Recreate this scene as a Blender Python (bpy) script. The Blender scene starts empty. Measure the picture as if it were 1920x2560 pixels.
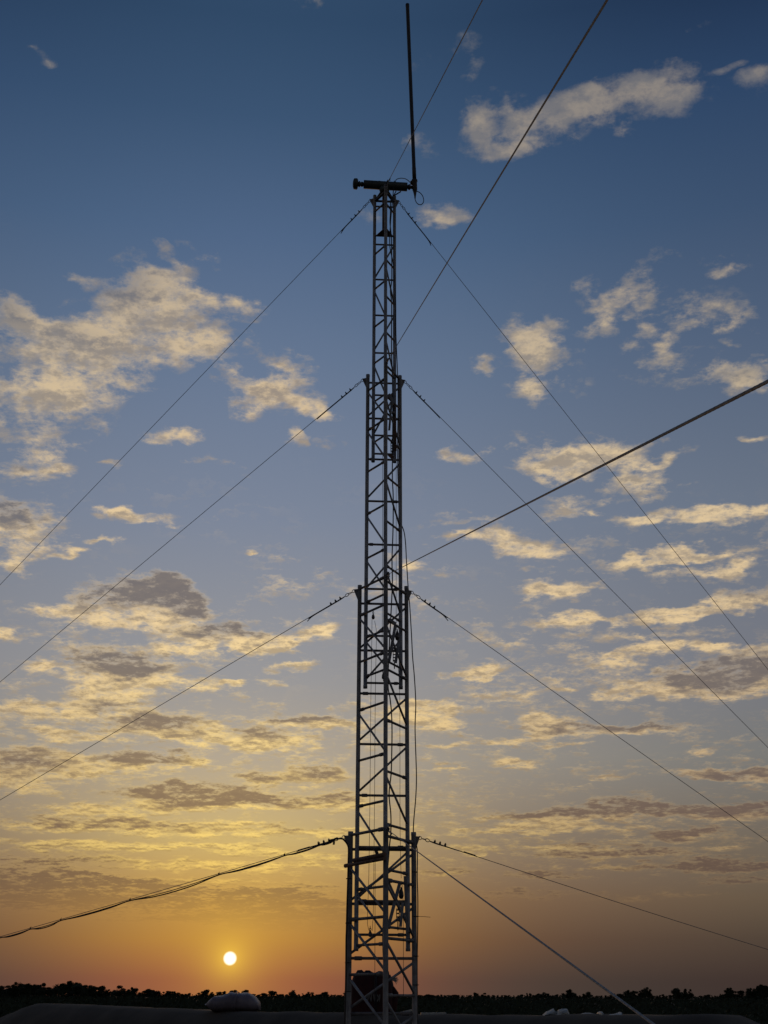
import bpy, bmesh, math, random
from mathutils import Vector, Matrix, noise as mnoise
random.seed(7)
R = math.radians
scene = bpy.context.scene
COL = scene.collection

# ------------------------------------------------------------------ camera
FPX = 3000.0                                   # focal length in photograph pixels (1920 x 2560)
EYE = Vector((0, 0, 1.7))
PITCH, ROLL = R(21.97), R(0.15)
cam = bpy.data.cameras.new('camera')
cam.sensor_fit = 'VERTICAL'; cam.sensor_height = 24.0
cam.lens = 24.0 * FPX / 2560.0
cam.clip_start = 0.05; cam.clip_end = 20000
cam_ob = bpy.data.objects.new('camera', cam); COL.objects.link(cam_ob)
CAMR = Matrix.Rotation(math.pi/2 + PITCH, 3, 'X') @ Matrix.Rotation(ROLL, 3, 'Z')
cam_ob.matrix_world = Matrix.Translation(EYE) @ CAMR.to_4x4()
scene.camera = cam_ob

def ray(px, py):                               # world direction seen at a point of the photograph
    d = CAMR @ Vector(((px - 960) / FPX, (1280 - py) / FPX, -1))
    return d.normalized()
def at(px, py, Y):                             # the point at ground distance Y in that direction
    d = ray(px, py)
    return EYE + d * (Y / d.y)
def hz(py, P, px=960):                         # height above plan point P that shows at row py
    d = ray(px, py)
    return EYE.z + d.z / d.y * P[1]
def azel(px, py):
    d = ray(px, py)
    return math.degrees(math.atan2(d.x, d.y)), math.degrees(math.asin(d.z))

# ------------------------------------------------------------------ exposure
scene.view_settings.view_transform = 'Standard'
scene.view_settings.look = 'None'
scene.view_settings.gamma = 1.0
scene.view_settings.exposure = 0.0
scene.cycles.use_denoising = True
scene.cycles.max_bounces = 4

# ------------------------------------------------------------------ sun
SUN_AZ, SUN_EL = azel(575, 2396)
sun = bpy.data.lights.new('sun', 'SUN')
sun.energy = 0.2; sun.angle = R(0.5); sun.color = (1.0, 0.55, 0.25)
sun_ob = bpy.data.objects.new('sun', sun); COL.objects.link(sun_ob)
sd = Vector((math.sin(R(SUN_AZ))*math.cos(R(SUN_EL)), math.cos(R(SUN_AZ))*math.cos(R(SUN_EL)), math.sin(R(SUN_EL))))
sun_ob.rotation_euler = sd.to_track_quat('Z', 'Y').to_euler()
sun_ob.location = (-20, 60, 30)

# ------------------------------------------------------------------ sky
def lin(c):
    return tuple(((v/255)/12.92 if v/255 <= .04045 else ((v/255+.055)/1.055)**2.4) for v in c)

world = bpy.data.worlds.new('World'); scene.world = world
world.use_nodes = True
world.cycles.sampling_method = 'MANUAL'; world.cycles.sample_map_resolution = 256
NT = world.node_tree; NT.nodes.clear()
LK = NT.links
def N(t, **kw):
    n = NT.nodes.new(t)
    for k, v in kw.items(): setattr(n, k, v)
    return n
def put(sock, v):
    if isinstance(v, (int, float, tuple)): sock.default_value = v
    else: LK.new(v, sock)
def M(op, a, b=0.0, c=0.0, clamp=False):
    n = N('ShaderNodeMath', operation=op, use_clamp=clamp)
    put(n.inputs[0], a); put(n.inputs[1], b); put(n.inputs[2], c)
    return n.outputs[0]
def V(op, a, b=(0, 0, 0), c=(0, 0, 0)):
    n = N('ShaderNodeVectorMath', operation=op)
    put(n.inputs[0], a); put(n.inputs[1], b); put(n.inputs[2], c)
    return n.outputs['Value'] if op in ('DOT_PRODUCT', 'LENGTH') else n.outputs[0]
def comb(x, y, z=0.0):
    n = N('ShaderNodeCombineXYZ'); put(n.inputs[0], x); put(n.inputs[1], y); put(n.inputs[2], z)
    return n.outputs[0]
def ramp(f, stops, interp='LINEAR'):
    n = N('ShaderNodeValToRGB'); cr = n.color_ramp; cr.interpolation = interp
    while len(cr.elements) < len(stops): cr.elements.new(0.5)
    for e, (p, c) in zip(cr.elements, stops): e.position = p; e.color = lin(c) + (1,)
    put(n.inputs[0], f); return n.outputs[0]
def mix(f, a, b, mode='MIX'):
    n = N('ShaderNodeMix', data_type='RGBA', blend_type=mode)
    put(n.inputs[0], f); put(n.inputs[6], a if not isinstance(a, tuple) else a + (1,)); put(n.inputs[7], b if not isinstance(b, tuple) else b + (1,))
    return n.outputs[2]
def noise(v, scale, detail=5.0, rough=0.55, dist=0.0):
    n = N('ShaderNodeTexNoise'); put(n.inputs['Vector'], v)
    n.inputs['Scale'].default_value = scale; n.inputs['Detail'].default_value = detail
    n.inputs['Roughness'].default_value = rough; n.inputs['Distortion'].default_value = dist
    return n.outputs
def smooth(x, a, b, lo=0.0, hi=1.0):
    n = N('ShaderNodeMapRange', interpolation_type='SMOOTHSTEP'); put(n.inputs[0], x)
    n.inputs[1].default_value = a; n.inputs[2].default_value = b
    n.inputs[3].default_value = lo; n.inputs[4].default_value = hi
    return n.outputs[0]

tc = N('ShaderNodeTexCoord'); D = V('NORMALIZE', tc.outputs['Generated'])
sep = N('ShaderNodeSeparateXYZ'); LK.new(D, sep.inputs[0]); dx, dy, dz = sep.outputs
az = M('MULTIPLY', M('ARCTAN2', dx, dy), 57.29578)
el = M('MULTIPLY', M('ARCSINE', dz), 57.29578)
elp = M('MAXIMUM', dz, 0.0)
# clear sky: colour ramps by height and sun azimuth, plus a trace of sky texture
skytex = N('ShaderNodeTexSky', sky_type='NISHITA', sun_disc=False)
skytex.sun_elevation = R(SUN_EL); skytex.sun_rotation = R(SUN_AZ)
skytex.air_density = 1.2; skytex.dust_density = 3.0; skytex.ozone_density = 2.0
LK.new(D, skytex.inputs[0])
e45 = M('DIVIDE', el, 50.0, clamp=True)
# radiance of the clear air by height: far from the sun, its broad glow, its narrow glow
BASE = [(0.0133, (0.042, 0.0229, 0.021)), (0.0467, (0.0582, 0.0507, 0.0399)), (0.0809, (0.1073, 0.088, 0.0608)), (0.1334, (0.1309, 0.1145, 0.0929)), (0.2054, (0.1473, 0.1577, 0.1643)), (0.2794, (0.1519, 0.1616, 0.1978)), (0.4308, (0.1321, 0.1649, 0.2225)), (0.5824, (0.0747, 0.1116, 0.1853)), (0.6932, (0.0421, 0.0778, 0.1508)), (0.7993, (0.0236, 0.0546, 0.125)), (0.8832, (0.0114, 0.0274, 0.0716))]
BROAD = [(0.0133, (0.0322, 0.0413, 0.0312)), (0.0467, (0.0852, 0.0278, 0.0114)), (0.0809, (0.1077, 0.036, 0.0143)), (0.1334, (0.1596, 0.1049, 0.0662)), (0.2054, (0.2232, 0.1708, 0.109)), (0.2794, (0.1673, 0.1557, 0.126)), (0.4308, (0.0735, 0.0804, 0.1076)), (0.5824, (0.0555, 0.0768, 0.1082)), (0.6932, (0.0344, 0.0596, 0.0949)), (0.7993, (0.0212, 0.0363, 0.0501)), (0.8832, (0.019, 0.0411, 0.0666))]
NARROW = [(0.0133, (0.2588, 0.037, 0.0)), (0.0467, (0.3474, 0.1534, 0.0)), (0.0809, (0.328, 0.1745, 0.0)), (0.1334, (0.3244, 0.225, 0.0147)), (0.2054, (0.0793, 0.0565, 0.0186)), (0.2794, (0.0, 0.0, 0.0)), (0.4308, (0.0, 0.0, 0.0)), (0.5824, (0.0029, 0.0, 0.0)), (0.6932, (0.0054, 0.0, 0.0)), (0.7993, (0.0, 0.0, 0.0)), (0.8832, (0.0, 0.0, 0.0))]
def lramp(f, stops):
    n = N('ShaderNodeValToRGB'); cr = n.color_ramp
    while len(cr.elements) < len(stops): cr.elements.new(0.5)
    for e, (p, c) in zip(cr.elements, stops): e.position = p; e.color = c + (1,)
    put(n.inputs[0], f); return n.outputs[0]
def vscale(v, f):
    n = N('ShaderNodeVectorMath', operation='SCALE'); LK.new(v, n.inputs[0]); put(n.inputs['Scale'], f); return n.outputs[0]
daz = M('SUBTRACT', az, SUN_AZ)
def gauss(w): 
    q = M('DIVIDE', daz, w); return M('POWER', 2.71828, M('MULTIPLY', M('MULTIPLY', q, q), -1.0))
g_broad, g_narrow = gauss(20.0), gauss(8.0)
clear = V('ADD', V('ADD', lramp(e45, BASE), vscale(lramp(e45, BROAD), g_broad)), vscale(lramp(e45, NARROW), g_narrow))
gl = M('ADD', M('MULTIPLY', g_broad, .5), M('MULTIPLY', g_narrow, .5), clamp=True)
# unseen sky beside and behind the view, dimmed on purpose to darken the ground
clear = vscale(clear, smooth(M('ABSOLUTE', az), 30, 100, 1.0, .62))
clear = mix(0.04, clear, V('MINIMUM', vscale(skytex.outputs[0], 0.08), (0.6, 0.6, 0.6)))
sdot = V('DOT_PRODUCT', D, tuple(sd))
sang = M('MULTIPLY', M('ARCCOSINE', M('MINIMUM', sdot, 1.0)), 57.29578)
# clouds, laid out on the sky by azimuth and elevation
inv = M('DIVIDE', 1.0, M('ADD', elp, 0.15))
Q = comb(M('MULTIPLY', dx, inv), M('MULTIPLY', M('MULTIPLY', dy, inv), 1.0), 0.0)
nw = noise(Q, 5.0, 3.0, 0.6)[1]
nw2 = noise(Q, 17.0, 3.0, 0.6)[1]
wv = V('ADD', V('MULTIPLY', V('SUBTRACT', nw, (.5, .5, .5)), (5.0, 3.4, 0)), V('MULTIPLY', V('SUBTRACT', nw2, (.5, .5, .5)), (1.7, 1.2, 0)))
wsc = N('ShaderNodeVectorMath', operation='SCALE'); LK.new(wv, wsc.inputs[0]); LK.new(smooth(el, 2, 26, .3, 1.0), wsc.inputs['Scale'])
P = V('ADD', comb(az, el), wsc.outputs[0])
def prep(lst, grow):                           # cloud patches: centre, radii in degrees, weight, turn
    out = []
    for b in lst:
        cx, cy, rx, ry, w = b[:5]
        a0, e0 = azel(cx*1.1573, cy*1.1573)
        a1, _ = azel((cx+rx)*1.1573, cy*1.1573); _, e1 = azel(cx*1.1573, (cy-ry)*1.1573)
        out.append((a0, e0, abs(a1-a0)*grow, abs(e1-e0)*grow, w, R(b[5]) if len(b) > 5 else 0))
    return out
def blobs(lst, box):
    acc = None
    for a0, e0, ra, re, w, t in lst:
        rm = max(ra, re) if t else 0
        if a0+max(ra, rm) < box[0] or a0-max(ra, rm) > box[1] or e0+max(re, rm) < box[2] or e0-max(re, rm) > box[3]: continue
        m = N('ShaderNodeMapping', vector_type='TEXTURE'); LK.new(P, m.inputs[0])
        m.inputs[1].default_value = (a0, e0, 0)
        m.inputs[2].default_value = (0, 0, t)
        m.inputs[3].default_value = (ra, re, 1)
        g = N('ShaderNodeTexGradient', gradient_type='SPHERICAL'); LK.new(m.outputs[0], g.inputs[0])
        acc = M('MULTIPLY_ADD', g.outputs[1], w, acc if acc is not None else 0.0)
    return acc if acc is not None else 0.0
CLOUDS = [
 (300,630,85,45,.9),(400,640,60,40,.9),(510,660,50,20,.8),(55,685,60,30,.8),(130,750,110,45,.8),(250,700,80,45,.9),(350,730,100,40,.8),(460,745,80,35,.7),
 (110,830,110,45,.8),(230,790,80,45,.7),(110,900,90,40,.7),(60,965,60,28,.6),(330,790,40,25,.6),(505,820,40,22,.6),(405,590,25,14,.7),(150,590,30,14,.6),(365,565,15,12,.4),
 (640,790,42,30,.8),(575,865,60,28,1),(650,855,50,28,.8),(690,885,40,12,.7),(622,945,18,12,.7),
 (350,945,35,12,.8),(410,930,35,16,.8),(232,1003,16,8,.7),(25,1010,40,18,.7),(100,1010,35,12,.7),
 (35,1130,80,42,1.1),(15,1210,40,20,.8),(163,1193,22,7,.9),(120,1185,18,7,.8),
 (275,1120,35,10,.9),(320,1138,45,13,.9),(215,1172,25,5,.7),(558,1200,9,5,.9),
 (300,1290,100,36,1.2),(380,1300,55,26,1.0),(150,1325,85,18,1.0),(340,1340,60,14,.7),
 (15,1378,45,9,1),(100,1440,45,14,1),(255,1440,80,34,1.2),(290,1465,75,22,1),(240,1500,60,16,.9),
 (490,1368,90,20,1.2),(370,1395,60,14,1),(560,1380,60,14,1),(640,1368,50,14,1),(700,1358,28,13,1),(650,1432,45,12,.7),(440,1475,60,10,.8),(520,1471,25,8,.9),(600,1470,18,6,.6),
 (70,1540,90,26,.9),(200,1530,80,15,.9),(330,1575,90,24,1.2),(430,1590,70,18,.9),(560,1600,90,15,1.1),(660,1562,60,16,1.2),(720,1570,50,12,1),(150,1592,80,10,.9),
 (310,1640,80,17,1.2),(60,1655,90,24,1.2),(180,1660,90,20,.9),(410,1645,30,8,.8),(50,1700,60,16,.8),
 (690,1672,55,17,1.2),(570,1685,45,13,1),(370,1718,100,22,1.3),(480,1722,90,18,1.2),(590,1728,70,14,1),(725,1728,50,16,1),(180,1750,80,12,.9),
 (120,1780,120,11,.8),(330,1785,180,12,.8),(560,1795,150,11,.8),(720,1800,60,9,.7),(90,1825,120,10,.7),(260,1830,160,9,.7),(470,1830,130,8,.6),(650,1845,120,9,.7),(560,1870,160,9,.6),(300,1865,200,9,.6),
 (60,1905,130,32,1.1),(200,1935,150,26,1.0),(60,1955,150,18,.8),(320,1905,120,12,.8),(560,1925,110,10,.7),(430,1950,110,20,1.0),(560,1990,110,18,1.0),(640,1950,110,24,1.1),(720,1980,80,24,1.0),(660,2005,130,12,.8),(380,1985,160,12,.8),(520,1900,90,8,.6),
 (1030,235,28,30,.7),(1055,290,45,40,.8),(1095,310,45,25,.7),(1135,240,45,32,.75),(1210,215,80,30,.75),(1310,185,80,30,.8),(1420,165,60,28,.85),(1480,210,55,26,.75),(1210,265,60,18,.6),(1340,265,22,12,.7),
 (1640,180,40,18,.9),(1570,155,35,9,.45),(1000,118,22,32,.5),(678,15,24,18,.5),(80,93,14,9,.6),(100,115,14,10,.5),(912,322,22,22,.6),(1510,30,24,10,.25),(950,120,14,10,.3),(905,140,10,12,.25),
 (935,470,50,26,.75),(960,490,45,14,.6),(780,462,26,14,.4),
 (1135,735,50,30,.95),(1160,775,55,28,.8),(1150,862,38,24,.85),(1038,798,22,11,.75),
 (1268,695,30,25,.85),(1320,655,45,22,.75),(1370,600,32,16,.45),(1385,712,30,14,.7),(1360,680,50,12,.5),(1435,740,32,13,.75),(1545,565,50,12,.3),
 (1570,592,38,12,.55),(1560,662,30,15,.6),(1610,665,40,12,.5),(1610,800,65,34,1.0),(1590,732,20,7,.55),(1420,770,60,14,.25),
 (1200,1000,55,26,.9),(1290,985,75,26,.95),(1370,985,60,20,.9),(1450,980,45,11,.75),(1425,1025,40,18,.7),(1350,1035,35,18,.75),(1010,970,32,11,.7),(1335,1075,18,7,.5),
 (1630,942,30,6,.6),(1480,1115,100,16,.95),(1590,1110,90,18,.95),(1385,1130,55,11,.8),(1235,1110,36,16,.45),(1295,1105,16,8,.6),
 (1060,1165,60,16,.85),(1120,1185,60,16,.85),(1185,1190,35,13,.85),(985,1170,35,8,.75),(890,1205,36,12,.85),
 (1400,1212,80,12,1),(1480,1200,65,12,.9),(1560,1190,80,10,.7),(1590,1220,55,13,.7),
 (1190,1288,50,17,1.05),(1225,1275,35,13,.8),(1295,1275,22,7,.6),(1140,1240,15,4,.5),
 (1420,1332,80,11,1),(1500,1325,60,12,1),(1620,1290,60,20,1.0),(1560,1305,60,12,.8),(1205,1350,50,11,.85),(1280,1337,45,8,.8),
 (1460,1405,60,12,.85),(1410,1420,50,8,.7),(1545,1403,34,8,.9),(1630,1430,70,22,.9),(1600,1480,110,24,1.1),(1480,1475,90,18,.9),(1400,1495,80,14,.9),(1300,1502,40,10,.8),(1335,1440,45,11,.8),(1560,1450,90,12,.8),
 (985,1455,50,11,1),(1040,1453,35,11,.9),(1215,1483,18,5,.7),
 (890,1545,60,14,.9),(950,1540,50,15,.9),(975,1560,22,7,.8),(1250,1575,100,16,1.1),(1390,1572,70,14,1.1),(1160,1565,35,11,.9),(1090,1598,42,9,.95),(1240,1618,50,7,.75),
 (968,1611,38,6,.9),(1105,1653,45,11,1.1),(965,1665,45,4,.7),(1320,1676,40,6,.8),(1510,1613,28,6,.95),(1500,1668,70,8,1),(1610,1667,70,10,1),
 (1210,1762,110,12,1.0),(1330,1745,130,15,1.1),(1480,1750,110,15,1.0),(1600,1755,80,14,1.0),(1130,1785,110,8,.9),(1300,1785,140,8,.7),(1090,1760,60,5,.6),
 (1480,1805,70,9,1),(1230,1828,90,6,.9),(1080,1840,60,4,.5),(1320,1843,120,8,.9),(1560,1835,50,7,.7),(1570,1868,150,12,1.0),(1350,1870,90,6,.7),
 (1190,1890,80,7,.9),(960,1882,50,6,.9),(900,1795,30,8,.5),(1120,1930,90,9,.6),(1590,1902,80,8,.8),(1400,1935,160,8,.4),(1000,1835,40,8,.8),
 (1180,300,60,20,.45),(1290,230,70,30,.5),(1440,215,60,30,.5),(1100,200,50,20,.4),(1290,640,40,30,.45),(1345,625,40,26,.5),(1390,570,40,14,.4),(1480,660,90,20,.35),(1490,700,80,16,.35),(1340,745,50,14,.4),(1450,800,90,30,.3),(1560,700,50,12,.4),(1180,820,60,30,.4),(1260,950,70,20,.45),(1120,960,50,14,.35),(1400,1060,60,16,.45),(1250,1085,50,14,.4),(1000,1130,60,12,.4),(1180,1120,60,14,.4),(1500,1240,90,12,.5),(1360,1380,60,10,.5),(1050,1380,60,8,.35),(950,1250,30,8,.3),(1100,1500,60,8,.35),(440,560,30,14,.35),(700,960,30,12,.35),(480,1010,40,12,.3),(640,1210,40,8,.3)]
SHADED = [
 (250,620,75,35,.8),(170,740,90,35,.5),(20,670,50,22,.7),(30,1105,60,28,1.2),(0,990,40,12,.8),
 (310,1280,110,34,1.7),(390,1290,45,20,1.2),(490,1355,80,12,1.5),(260,1430,75,26,1.6),(300,1455,50,14,1.2),
 (340,1568,80,18,1.4),(310,1633,75,13,1.5),(60,1648,85,20,1.3),(660,1553,80,10,1.5),(560,1592,60,8,1.1),(690,1664,50,12,1.4),(570,1680,45,10,1.2),(380,1712,120,17,1.7),(480,1715,60,14,1.3),(590,1722,60,9,1.2),(725,1720,50,9,1.1),
 (230,1523,50,8,.9),(140,1775,90,6,1),(350,1782,90,7,1.1),(640,1790,60,6,.9),
 (60,1900,170,44,2.0),(200,1935,190,34,1.8),(430,1955,170,26,1.8),(300,1975,250,24,1.3),(650,1955,150,30,1.7),(650,2000,190,18,1.4),
 (1620,790,60,22,.8),(1610,1278,70,16,1.0),(1460,1320,60,5,.5),(1610,1465,110,18,1.5),(1500,1465,90,12,.9),(1560,1440,90,14,1.1),
 (1270,1570,110,9,1.1),(1420,1562,60,8,1.3),(1400,1740,250,13,1.5),(1560,1745,150,14,1.6),(1200,1757,90,8,.8),(1490,1802,90,8,1.5),(1590,1665,100,8,1.3),(1330,1840,150,8,1.3),(1560,1866,190,12,1.5),(1190,1889,120,8,1.4),(960,1880,70,5,1.1),(1250,1822,60,5,.9),(1130,1930,140,10,1.4),(1590,1902,120,8,1.4),(1250,1950,500,20,.5)]
CLOUDS, SHADED = prep(CLOUDS, 1.75), prep(SHADED, 1.9)
fb = noise(Q, 12.0, 8.0, 0.69)[0]
fb2 = noise(V('ADD', Q, (3.1, 7.7, 0)), 40.0, 4.0, 0.65)[0]
# the same field a little nearer the sun: which side of each puff faces the light
fs = noise(V('ADD', Q, tuple((sd*0.022)[:2]) + (0.0,)), 12.0, 5.0, 0.66)[0]
relief = M('SUBTRACT', fb, fs)
nz = M('ADD', M('MULTIPLY', M('SUBTRACT', fb, .5), 2.7), M('MULTIPLY', M('SUBTRACT', fb2, .5), 1.7))
ng = M('ADD', M('MULTIPLY', M('SUBTRACT', fb, .5), 1.3), M('MULTIPLY', M('SUBTRACT', fb2, .5), .8))
# scattered small clouds over the part of the sky the photograph does not show
beh = M('MULTIPLY', smooth(M('ABSOLUTE', az), 24, 60), smooth(noise(Q, 1.6, 2.0)[0], .5, .7, 0, .9))
lit_c = ramp(e45, [(0, (104,84,68)), (.07, (126,100,78)), (.13, (162,136,106)), (.2, (196,168,132)), (.3, (230,200,152)), (.42, (226,200,158)), (.55, (212,190,154)), (.7, (186,168,144)), (.85, (148,140,132)), (1, (130,128,126))])
lit_w = ramp(e45, [(0, (190,120,50)), (.06, (224,166,74)), (.12, (254,216,118)), (.22, (250,216,142)), (.34, (252,220,164)), (.5, (228,200,156)), (1, (170,160,140))])
lit = mix(gl, lit_c, lit_w)
gr_c = ramp(e45, [(0, (60,52,50)), (.07, (80,66,60)), (.15, (102,86,80)), (.25, (112,102,98)), (.38, (108,108,114)), (.6, (106,110,118)), (1, (90,98,112))])
gr_w = ramp(e45, [(0, (120,80,40)), (.06, (128,94,58)), (.12, (132,104,78)), (.2, (140,118,94)), (.3, (122,112,106)), (.45, (104,102,110)), (1, (95,102,114))])
gray = mix(gl, gr_c, gr_w)
thick = mix(M('MULTIPLY', smooth(M('ADD', M('MULTIPLY', fb2, .5), M('MULTIPLY', relief, 3.0)), .02, .62), .62), lit, gray)
thin = mix(.3, thick, clear)
wisps = M('MULTIPLY', M('MULTIPLY', smooth(el, 3.2, 6.5), smooth(el, 12, 25, 1.0, 0.12)), smooth(noise(Q, 2.3, 2.0)[0], .35, .65, .06, .34))
reach = M('MULTIPLY', smooth(el, 2.2, 5.6, 0.0, .95), smooth(el, 20, 44, 1.0, .72))
halo = M('POWER', 2.71828, M('MULTIPLY', sang, -1.35))
halo2 = M('POWER', 2.71828, M('MULTIPLY', sang, -.32))
sunfac = M('ADD', M('MULTIPLY', halo, .8), M('MULTIPLY', halo2, .11), clamp=True)
disc = smooth(sang, .20, .33, 1.0, 0.0)

def region(box):                               # the clouds of one part of the sky over the clear air
    B = M('ADD', M('ADD', blobs(CLOUDS, box), beh), wisps)
    G = blobs(SHADED, box)
    x = M('MINIMUM', M('ADD', M('MULTIPLY', M('MINIMUM', B, .85), 1.2), nz), M('MULTIPLY', B, 4.5))
    alpha = smooth(x, .13, 1.08)
    shade = M('MULTIPLY', smooth(M('ADD', G, ng), .05, 1.12), smooth(x, .2, 1.1))
    cc = mix(M('MULTIPLY', shade, .95), mix(smooth(x, .35, 1.35), thin, thick), gray)
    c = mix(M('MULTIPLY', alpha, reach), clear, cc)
    c = mix(sunfac, c, lin((255,204,72)))
    c = mix(disc, c, (1.6, 1.45, 1.1))
    n = N('ShaderNodeBackground'); LK.new(c, n.inputs[0])
    return n.outputs[0]
psep = N('ShaderNodeSeparateXYZ'); LK.new(P, psep.inputs[0])
def split(box, axis_az, depth):
    if depth == 0: return region(box)
    i = 0 if axis_az else 2
    items = sorted(b[0 if axis_az else 1] for b in CLOUDS if box[0] <= b[0] <= box[1] and box[2] <= b[1] <= box[3])
    cut = items[len(items)//2] if items else (box[i]+box[i+1])/2
    lo, hi = list(box), list(box); lo[i+1] = cut; hi[i] = cut
    n = N('ShaderNodeMixShader'); LK.new(M('GREATER_THAN', psep.outputs[0 if axis_az else 1], cut), n.inputs[0])
    LK.new(split(lo, not axis_az if depth < 4 else False, depth-1), n.inputs[1])
    LK.new(split(hi, not axis_az if depth < 4 else False, depth-1), n.inputs[2])
    return n.outputs[0]
wo = N('ShaderNodeOutputWorld'); LK.new(split([-1e3, 1e3, -1e3, 1e3], False, 4), wo.inputs[0])

# ================================================================== materials
def mat(name, col, rough=0.6, metal=0.0, var=0.15, scale=8.0, bump=0.0, spec=0.5, col2=None, trans=0.0):
    m = bpy.data.materials.new(name); m.use_nodes = True
    nt = m.node_tree; b = nt.nodes['Principled BSDF']
    tcn = nt.nodes.new('ShaderNodeTexCoord')
    nz_ = nt.nodes.new('ShaderNodeTexNoise'); nz_.inputs['Scale'].default_value = scale; nz_.inputs['Detail'].default_value = 5
    nt.links.new(tcn.outputs['Object'], nz_.inputs['Vector'])
    cr = nt.nodes.new('ShaderNodeValToRGB')
    c2 = col2 or tuple(max(0, c*(1+var*1.3)) for c in col)
    c1 = tuple(c*(1-var) for c in col)
    cr.color_ramp.elements[0].position = .32; cr.color_ramp.elements[1].position = .68
    cr.color_ramp.elements[0].color = c1+(1,); cr.color_ramp.elements[1].color = c2+(1,)
    nt.links.new(nz_.outputs[0], cr.inputs[0]); nt.links.new(cr.outputs[0], b.inputs['Base Color'])
    b.inputs['Roughness'].default_value = rough; b.inputs['Metallic'].default_value = metal
    b.inputs['Specular IOR Level'].default_value = spec
    if trans: b.inputs['Transmission Weight'].default_value = trans
    if bump:
        bp = nt.nodes.new('ShaderNodeBump'); bp.inputs['Strength'].default_value = bump; bp.inputs['Distance'].default_value = .02
        nt.links.new(nz_.outputs[0], bp.inputs['Height']); nt.links.new(bp.outputs[0], b.inputs['Normal'])
    return m
STEEL = mat('galvanised_steel', (.245,.26,.285), .55, .3, .25, 14, .08)
STEEL2 = mat('weathered_steel', (.15,.145,.15), .6, .3, .3, 20, .1)
RUSTY = mat('rusty_steel', (.13,.10,.09), .75, .2, .35, 18, .1, col2=(.22,.13,.09))
BLACK = mat('black_rubber', (.02,.02,.022), .5, 0, .2, 10)
ROPE = mat('steel_rope', (.22,.25,.28), .75, .1, .25, 60, .1)
ROPE_D = mat('dark_rope', (.06,.06,.065), .7, .2, .3, 60)
OLIVE = mat('dark_green_paint', (.035,.05,.05), .55, .1, .2, 9)
REDM = mat('red_canvas', (.032,.0035,.004), .85, 0, .3, 12, .3)
DARKCLOTH = mat('black_canvas', (.018,.015,.02), .85, 0, .3, 14, .4)
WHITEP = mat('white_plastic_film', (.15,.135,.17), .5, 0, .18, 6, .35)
PAPER = mat('white_letters', (.16,.16,.155), .8, 0, .08, 20)
SCRAP = mat('white_sheet', (.32,.35,.35), .6, 0, .15, 10, .2)
EARTH = mat('packed_earth', (.052,.043,.032), .95, 0, .3, 1.6, .6)
SOIL = mat('dry_soil', (.07,.06,.048), .97, 0, .35, .35, .5)
BARK = mat('bark', (.07,.055,.045), .9, 0, .3, 12, .3)
LEAF = [mat('leaf_green', (.03,.04,.022), .9, 0, .35, .9, 0, .15), mat('leaf_dull_green', (.035,.04,.026), .9, 0, .35, .9, 0, .15), mat('leaf_dark_green', (.025,.034,.02), .9, 0, .35, .9, 0, .15)]

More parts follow.
